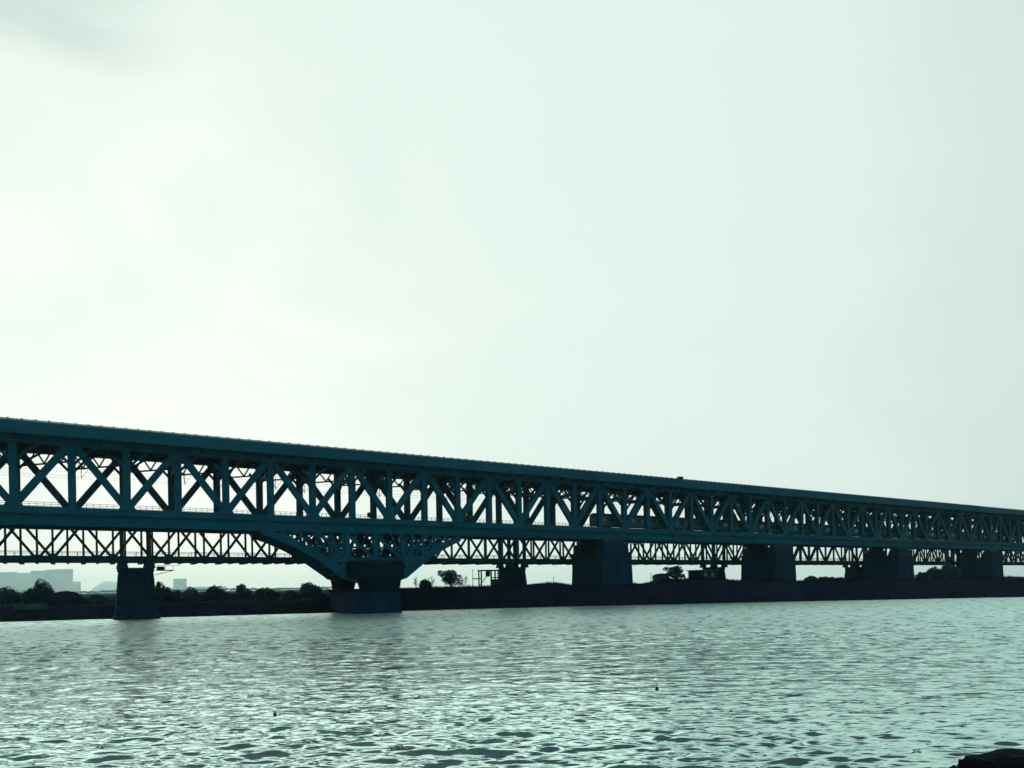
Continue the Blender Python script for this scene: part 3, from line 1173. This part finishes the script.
# mound on the left bank
def mound(x0, x1, ytop, e, lab):
    c = ground((x0 + x1) / 2, e)
    w = (x1 - x0) * c.y / F
    h = at((x0 + x1) / 2, ytop, c.y).z - c.z
    n, m_ = 28, 10
    vs, fs = [], []
    for j in range(m_ + 1):
        t = j / m_
        for i in range(n):
            a = 6.283 * i / n
            rr_ = 1 - t
            z = h * (1 - rr_ ** 2.2)
            x, y = w / 2 * rr_ * math.cos(a), w * 0.3 * rr_ * math.sin(a)
            z += 0.16 * noise.noise(Vector((x, y, z))) * (1 if j else 0)
            vs.append((x, y, z - (0.5 if j == 0 else 0)))
    for j in range(m_):
        for i in range(n):
            fs.append((j * n + i, j * n + (i + 1) % n, (j + 1) * n + (i + 1) % n, (j + 1) * n + i))
    o = MB().add(vs, fs).build('earth_mound', M_BANK)
    o.location = c
    for p in o.data.polygons:
        p.use_smooth = True
    tag(o, lab, 'mound')


mound(40, 90, 591, 12, 'smooth dark earth mound in front of the tallest left-bank shrub')

# moored flat barge-like pale plank line at the left foot of the bank: a low concrete kerb wall
c = ground(30, 5)
w = MB().box(-3.0, 3.2, -0.25, 0.25, -0.5, 0.45)
w.box(-3.1, 3.3, -0.35, 0.35, 0.45, 0.6)
o = w.build('low_wall', M_LEAF2, None, 0.03)
o.location = c + Vector((0, 0, 0.7))
tag(o, 'short low grey wall on the slope below the left-edge shrubs', 'wall')

# scaffold frame
c = ground(486, 27)
mpx = c.y / F
g = empty('scaffold_frame', c, 0.1, label='open steel scaffold frame on the bank left of the second slender pier', cat='scaffold')
ht = at(486, 570.5, c.y).z - c.z
P_ = lambda x: (x - 486) * mpx
pb = MB()
for x in (479, 481.5, 491.3, 495.3, 498.5):
    for y in (-1.5, 1.5):
        pb.beam((P_(x), y, -0.4), (P_(x), y, ht), 0.2, 0.2)
pb.build('uprights', M_DARKMETAL, g)
pb = MB()
for y in (-1.5, 1.5):
    pb.beam((P_(478), y, ht), (P_(500), y, ht), 0.25, 0.3)
    pb.beam((P_(472.5), y, ht * 0.5), (P_(482), y, ht * 0.5), 0.2, 0.22)
    pb.beam((P_(491), y, ht * 0.55), (P_(500), y, ht * 0.55), 0.2, 0.2)
    pb.beam((P_(479), y, 0), (P_(491), y, ht), 0.1, 0.1)
for x in (479, 491.3, 498.5):
    pb.beam((P_(x), -1.5, ht * 0.98), (P_(x), 1.5, ht * 0.98), 0.18, 0.18, (1, 0, 0))
pb.build('rails', M_DARKMETAL, g)
pb = MB().box(P_(486.0), P_(490.0), -1.3, 1.3, ht * 0.62, ht * 0.97)
pb.build('tank', M_DARKMETAL, g, 0.2)
pb = MB().box(P_(492), P_(499), -1.2, 1.2, 0.0, ht * 0.45)
pb.build('hut', M_SHED, g, 0.05)

# thin poles
for px, e, yt, lab in ((473, 25, 569.5, 'thin pole standing left of the scaffold frame'),
                       (553.7, 30, 577, 'thin pole on the bank between slender pier and nearest land pier'),
                       (651, 30, 573.5, 'thin pole on the shed mound left of the lone round tree')):
    c = ground(px, e)
    h = at(px, yt, c.y).z - c.z
    g = empty('lamp_pole', c, 0, label=lab, cat='pole', group='thin poles on the far bank')
    MB().tube((0, 0, -0.3), (0, 0, h), 0.09, 0.06, 8).build('pole', M_DARKMETAL, g)
    MB().tube((-0.25, 0, h * 0.96), (0.25, 0, h * 0.97), 0.06, 0.05, 6).build('crossarm', M_DARKMETAL, g)

# low vaulted shed and block beside the slender pier
c = ground(661, 22)
mp_ = c.y / F
g = empty('low_shed', c - Vector((0, 0, 0.3)), 0, label='low blue-grey walled shed set into the mound by the lone tree', cat='shed')
w2 = 7.5 * mp_
MB().box(-w2, w2, -1.5, 1.5, 0, 1.55).build('wall', M_SHED, g)
MB().prism([(-w2 - 0.3, 1.55), (w2 + 0.3, 1.55), (w2 * 0.6, 2.1), (0, 2.3), (-w2 * 0.6, 2.1)], -1.8, 1.8).build('roof', M_SHEDROOF, g)
MB().box(-0.5, 0.5, -1.55, -1.5, 0.1, 1.3).build('door', M_DARKMETAL, g)
c = ground(703, 31)
g = empty('pump_house', c - Vector((0, 0, 0.5)), TH, label='dark flat-roofed block house left of the slender pier by the lone tree', cat='building')
hh = at(703, 570, c.y).z - c.z + 0.5
MB().box(-3.2, 3.2, -2.5, 2.5, 0, hh - 0.3).build('wall', M_CONC_OLD, g)
MB().box(-3.5, 3.5, -2.8, 2.8, hh - 0.3, hh).build('roof', M_SHEDROOF, g)
for x in (-1.6, 1.2):
    MB().box(x - 0.5, x + 0.5, -2.53, -2.5, 1.4, 2.5).build('window', M_GLASS, g)

# ------------------------------------------------------------------ far city, hill, treeline
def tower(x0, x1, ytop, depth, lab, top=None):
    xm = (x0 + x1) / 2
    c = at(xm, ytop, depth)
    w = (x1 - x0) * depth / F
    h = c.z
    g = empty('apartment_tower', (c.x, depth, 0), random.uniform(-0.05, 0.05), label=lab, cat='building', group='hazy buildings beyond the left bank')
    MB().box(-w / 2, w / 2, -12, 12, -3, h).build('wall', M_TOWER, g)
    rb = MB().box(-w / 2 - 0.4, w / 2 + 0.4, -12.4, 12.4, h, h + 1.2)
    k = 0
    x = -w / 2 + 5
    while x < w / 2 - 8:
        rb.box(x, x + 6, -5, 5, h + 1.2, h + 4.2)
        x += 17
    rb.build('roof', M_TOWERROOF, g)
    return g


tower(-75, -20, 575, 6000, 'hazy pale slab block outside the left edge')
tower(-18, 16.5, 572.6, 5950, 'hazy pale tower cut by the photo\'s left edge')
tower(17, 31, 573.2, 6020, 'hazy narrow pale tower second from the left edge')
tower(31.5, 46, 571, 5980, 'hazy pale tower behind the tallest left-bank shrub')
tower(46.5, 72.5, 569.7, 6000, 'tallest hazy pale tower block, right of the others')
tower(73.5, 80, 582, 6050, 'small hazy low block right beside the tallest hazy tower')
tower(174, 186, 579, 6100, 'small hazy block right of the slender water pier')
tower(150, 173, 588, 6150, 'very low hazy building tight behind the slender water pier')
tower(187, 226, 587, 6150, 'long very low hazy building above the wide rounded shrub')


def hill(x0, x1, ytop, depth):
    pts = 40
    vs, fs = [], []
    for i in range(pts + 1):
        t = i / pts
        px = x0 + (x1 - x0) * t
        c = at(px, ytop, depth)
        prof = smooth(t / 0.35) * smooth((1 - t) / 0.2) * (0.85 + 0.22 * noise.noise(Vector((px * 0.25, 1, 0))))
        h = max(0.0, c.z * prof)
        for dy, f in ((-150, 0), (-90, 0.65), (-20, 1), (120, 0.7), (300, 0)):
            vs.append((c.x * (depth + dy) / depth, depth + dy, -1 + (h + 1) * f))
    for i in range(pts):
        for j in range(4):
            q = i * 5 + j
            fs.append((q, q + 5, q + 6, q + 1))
    o = MB().add(vs, fs).build('hills', M_TOWERROOF)  # pale colour stands in for haze over the wooded slope
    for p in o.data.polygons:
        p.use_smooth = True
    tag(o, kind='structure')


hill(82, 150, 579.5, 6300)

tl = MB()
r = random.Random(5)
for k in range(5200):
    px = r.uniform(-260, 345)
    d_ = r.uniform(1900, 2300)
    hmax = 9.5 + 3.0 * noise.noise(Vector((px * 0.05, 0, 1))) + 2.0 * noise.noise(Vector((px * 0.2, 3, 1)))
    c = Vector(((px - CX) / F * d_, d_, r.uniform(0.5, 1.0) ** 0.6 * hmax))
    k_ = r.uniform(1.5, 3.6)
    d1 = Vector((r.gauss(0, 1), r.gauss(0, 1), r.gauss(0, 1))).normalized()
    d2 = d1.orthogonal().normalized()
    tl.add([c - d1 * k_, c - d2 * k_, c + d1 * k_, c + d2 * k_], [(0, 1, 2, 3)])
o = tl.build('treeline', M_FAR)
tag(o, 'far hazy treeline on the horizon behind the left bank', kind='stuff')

# ------------------------------------------------------------------ near rocks and floats
def rock(px, yt, d_, w, h, lab, seed, dy=0.7):
    c = at(px, yt, d_)
    n, m_ = 20, 12
    vs, fs = [], []
    for j in range(m_ + 1):
        t = math.pi * j / m_
        for i in range(n):
            a = 6.283 * i / n
            v = Vector((math.sin(t) * math.cos(a), math.sin(t) * math.sin(a), math.cos(t)))
            k = 1 + 0.28 * noise.noise(v * 1.6 + Vector((seed, 0, 0))) + 0.12 * noise.noise(v * 4 + Vector((0, seed, 0)))
            v = Vector((max(-0.85, min(0.85, v.x * 1.15)), v.y, max(-0.8, min(0.78, v.z * 1.05)))) * k
            vs.append((v.x * w / 2, v.y * w * dy / 2, v.z * h))
    for j in range(m_):
        for i in range(n):
            fs.append((j * n + i, (j + 1) * n + i, (j + 1) * n + (i + 1) % n, j * n + (i + 1) % n))
    o = MB().add(vs, fs).build('rock', M_ROCK)
    o.location = (c.x, d_, c.z - h * 0.85)
    for p in o.data.polygons:
        p.use_smooth = True
    return tag(o, lab, 'rock', 'dark rocks at the near water edge')


rock(1012, 752.5, 17.6, 2.0, 0.62, 'big dark rock in the bottom right corner of the photo', 3)
rock(984, 757.5, 17.4, 1.05, 0.45, 'flat dark rock against the big rock at bottom right', 8)
rock(962, 759.5, 17.3, 0.24, 0.42, 'small pointed dark rock left of the flat rock at bottom right', 12)
rock(955, 766, 17.0, 0.3, 0.3, 'tiny dark rock at the frame bottom left of the pointed one', 15)


def float_at(px, py, size, lab, stick=False):
    a, bb = ray(px, py)
    d_ = EYE / bb
    g = empty('float', (a * d_, d_, 0.0), 0, label=lab, cat='float', group='small dark floats on the river')
    n, m_ = 14, 8
    vs, fs = [], []
    for j in range(m_ + 1):
        t = math.pi * j / m_
        for i in range(n):
            q = 6.283 * i / n
            vs.append((size * math.sin(t) * math.cos(q), size * math.sin(t) * math.sin(q), size * 0.85 * math.cos(t) + size * 0.35))
    for j in range(m_):
        for i in range(n):
            fs.append((j * n + i, (j + 1) * n + i, (j + 1) * n + (i + 1) % n, j * n + (i + 1) % n))
    MB().add(vs, fs).build('ball', M_TYRE, g)
    sm = MB().tube((0, 0, size), (0, 0, size * (3.2 if stick else 1.5)), size * 0.16, n=6)
    sm.build('stick', M_DARKMETAL, g)


float_at(275, 714.5, 0.075, 'small round black float on open water at lower left')
float_at(657, 689, 0.09, 'small dark float with upright stick right of the middle', True)

# ------------------------------------------------------------------ haze
FAR = 7000.0
hz = MB().box(-9000, 9000, -60, FAR, -14, 140)
m = bpy.data.materials.new('haze_air')
m.use_nodes = True
nt = m.node_tree
nt.nodes.remove(nt.nodes['Principled BSDF'])
pv = nt.nodes.new('ShaderNodeVolumePrincipled')
pv.inputs['Color'].default_value = (0.62, 1.0, 0.94, 1)
pv.inputs['Density'].default_value = 0.00008
pv.inputs['Anisotropy'].default_value = 0.75
nt.links.new(pv.outputs[0], nt.nodes['Material Output'].inputs['Volume'])
HAZE = True
if HAZE:
    o = hz.build('haze', m)
    tag(o, kind='stuff')

# ------------------------------------------------------------------ sky and sun
sun_dir = Vector((ray(140, 385)[0], 1.0, -ray(140, 385)[1])).normalized()
elev = math.asin(sun_dir.z)
azim = math.atan2(sun_dir.x, sun_dir.y)
world = bpy.data.worlds.new('World')
scene.world = world
world.use_nodes = True
nt = world.node_tree
N, Lk = nt.nodes, nt.links
bg = N['Background']
bg.inputs['Strength'].default_value = 0.1
sky = N.new('ShaderNodeTexSky')
sky.sky_type = 'NISHITA'
sky.sun_disc = False
sky.sun_elevation = elev
sky.sun_rotation = azim
tc = N.new('ShaderNodeTexCoord')
# cloud veil: brightness falls off with the angle from the sun, broken by soft cloud
vm = N.new('ShaderNodeVectorMath')
vm.operation = 'DOT_PRODUCT'
nm = N.new('ShaderNodeVectorMath')
nm.operation = 'NORMALIZE'
Lk.new(tc.outputs['Generated'], nm.inputs[0])
Lk.new(nm.outputs[0], vm.inputs[0])
vm.inputs[1].default_value = sun_dir
ramp = N.new('ShaderNodeValToRGB')
e = ramp.color_ramp.elements
e[0].position, e[0].color = 0.0, (0.52, 0.65, 0.63, 1)
e[1].position, e[1].color = 1.0, (0.94, 1.0, 0.94, 1)
for pos, colr in ((0.52, (0.70, 0.825, 0.77, 1)), (0.62, (0.765, 0.89, 0.83, 1)), (0.78, (0.795, 0.91, 0.85, 1)), (0.90, (0.81, 0.93, 0.86, 1)), (0.965, (0.87, 0.965, 0.895, 1))):
    k = e.new(pos)
    k.color = colr
mp = N.new('ShaderNodeMapping')
mp.inputs['Scale'].default_value = (1.6, 1.6, 3.0)
Lk.new(nm.outputs[0], mp.inputs['Vector'])
nz = N.new('ShaderNodeTexNoise')
nz.inputs['Scale'].default_value = 1.6
nz.inputs['Detail'].default_value = 5
nz.inputs['Roughness'].default_value = 0.5
nz.inputs['Distortion'].default_value = 0.6
Lk.new(mp.outputs[0], nz.inputs['Vector'])
ma = N.new('ShaderNodeMath')
ma.operation = 'MULTIPLY_ADD'
ma.inputs[1].default_value = 0.24
Lk.new(nz.outputs['Fac'], ma.inputs[0])
sb = N.new('ShaderNodeMath')
sb.operation = 'ADD'
sb.inputs[1].default_value = -0.12
Lk.new(vm.outputs['Value'], ma.inputs[2])
Lk.new(ma.outputs[0], sb.inputs[0])
Lk.new(sb.outputs[0], ramp.inputs['Fac'])
# a darker cloud high on the left
dc = N.new('ShaderNodeVectorMath')
dc.operation = 'DOT_PRODUCT'
Lk.new(nm.outputs[0], dc.inputs[0])
cd = Vector((ray(30, -150)[0], 1.0, -ray(30, -150)[1])).normalized()
dc.inputs[1].default_value = cd
ad = N.new('ShaderNodeMath')
ad.operation = 'MULTIPLY_ADD'
ad.inputs[1].default_value = 0.05
Lk.new(nz.outputs['Fac'], ad.inputs[0])
Lk.new(dc.outputs['Value'], ad.inputs[2])
mr = N.new('ShaderNodeMapRange')
mr.interpolation_type = 'SMOOTHSTEP'
mr.inputs['From Min'].default_value = 1.0125
mr.inputs['From Max'].default_value = 1.030
mr.inputs['To Min'].default_value = 0.0
mr.inputs['To Max'].default_value = 0.85
Lk.new(ad.outputs[0], mr.inputs['Value'])
mc = N.new('ShaderNodeMix')
mc.data_type = 'RGBA'
mc.inputs['B'].default_value = (0.40, 0.55, 0.50, 1)
Lk.new(mr.outputs[0], mc.inputs['Factor'])
Lk.new(ramp.outputs['Color'], mc.inputs['A'])
sc_ = N.new('ShaderNodeVectorMath')
sc_.operation = 'SCALE'
sc_.inputs['Scale'].default_value = 10.0
Lk.new(mc.outputs['Result'], sc_.inputs[0])
mx = N.new('ShaderNodeMix')
mx.data_type = 'RGBA'
mx.inputs['Factor'].default_value = 0.98
Lk.new(sky.outputs[0], mx.inputs['A'])
Lk.new(sc_.outputs[0], mx.inputs['B'])
Lk.new(mx.outputs['Result'], bg.inputs['Color'])

sl = bpy.data.lights.new('sun', 'SUN')
sl.energy = 0.5
sl.angle = math.radians(75)
sl.color = (1.0, 0.96, 0.88)
so = bpy.data.objects.new('sun', sl)
COL.objects.link(so)
so.rotation_mode = 'QUATERNION'
so.rotation_quaternion = sun_dir.to_track_quat('Z', 'Y')

# ------------------------------------------------------------------ camera
cam = bpy.data.cameras.new('camera')
cam.sensor_width = 36.0
cam.lens = LENS
cam.shift_y = (CY - H_ / 2) / W_
cam.clip_start = 0.5
cam.clip_end = 30000
co = bpy.data.objects.new('camera', cam)
COL.objects.link(co)
co.matrix_world = Matrix.Translation((0, 0, EYE)) @ Matrix.Rotation(math.pi / 2, 4, 'X') @ Matrix.Rotation(-ROLL, 4, 'Z')
scene.camera = co

vs_ = scene.view_settings
vs_.view_transform = 'Standard'
vs_.look = 'None'
vs_.exposure = 0.0
vs_.gamma = 1.0
vs_.use_curve_mapping = False
scene.render.engine = 'CYCLES'
cy = scene.cycles
cy.max_bounces = 5
cy.diffuse_bounces = 4
cy.glossy_bounces = 3
cy.volume_bounces = 1
cy.transmission_bounces = 2
cy.use_denoising = True
cy.caustics_reflective = True
cy.blur_glossy = 1.0
cy.caustics_refractive = False
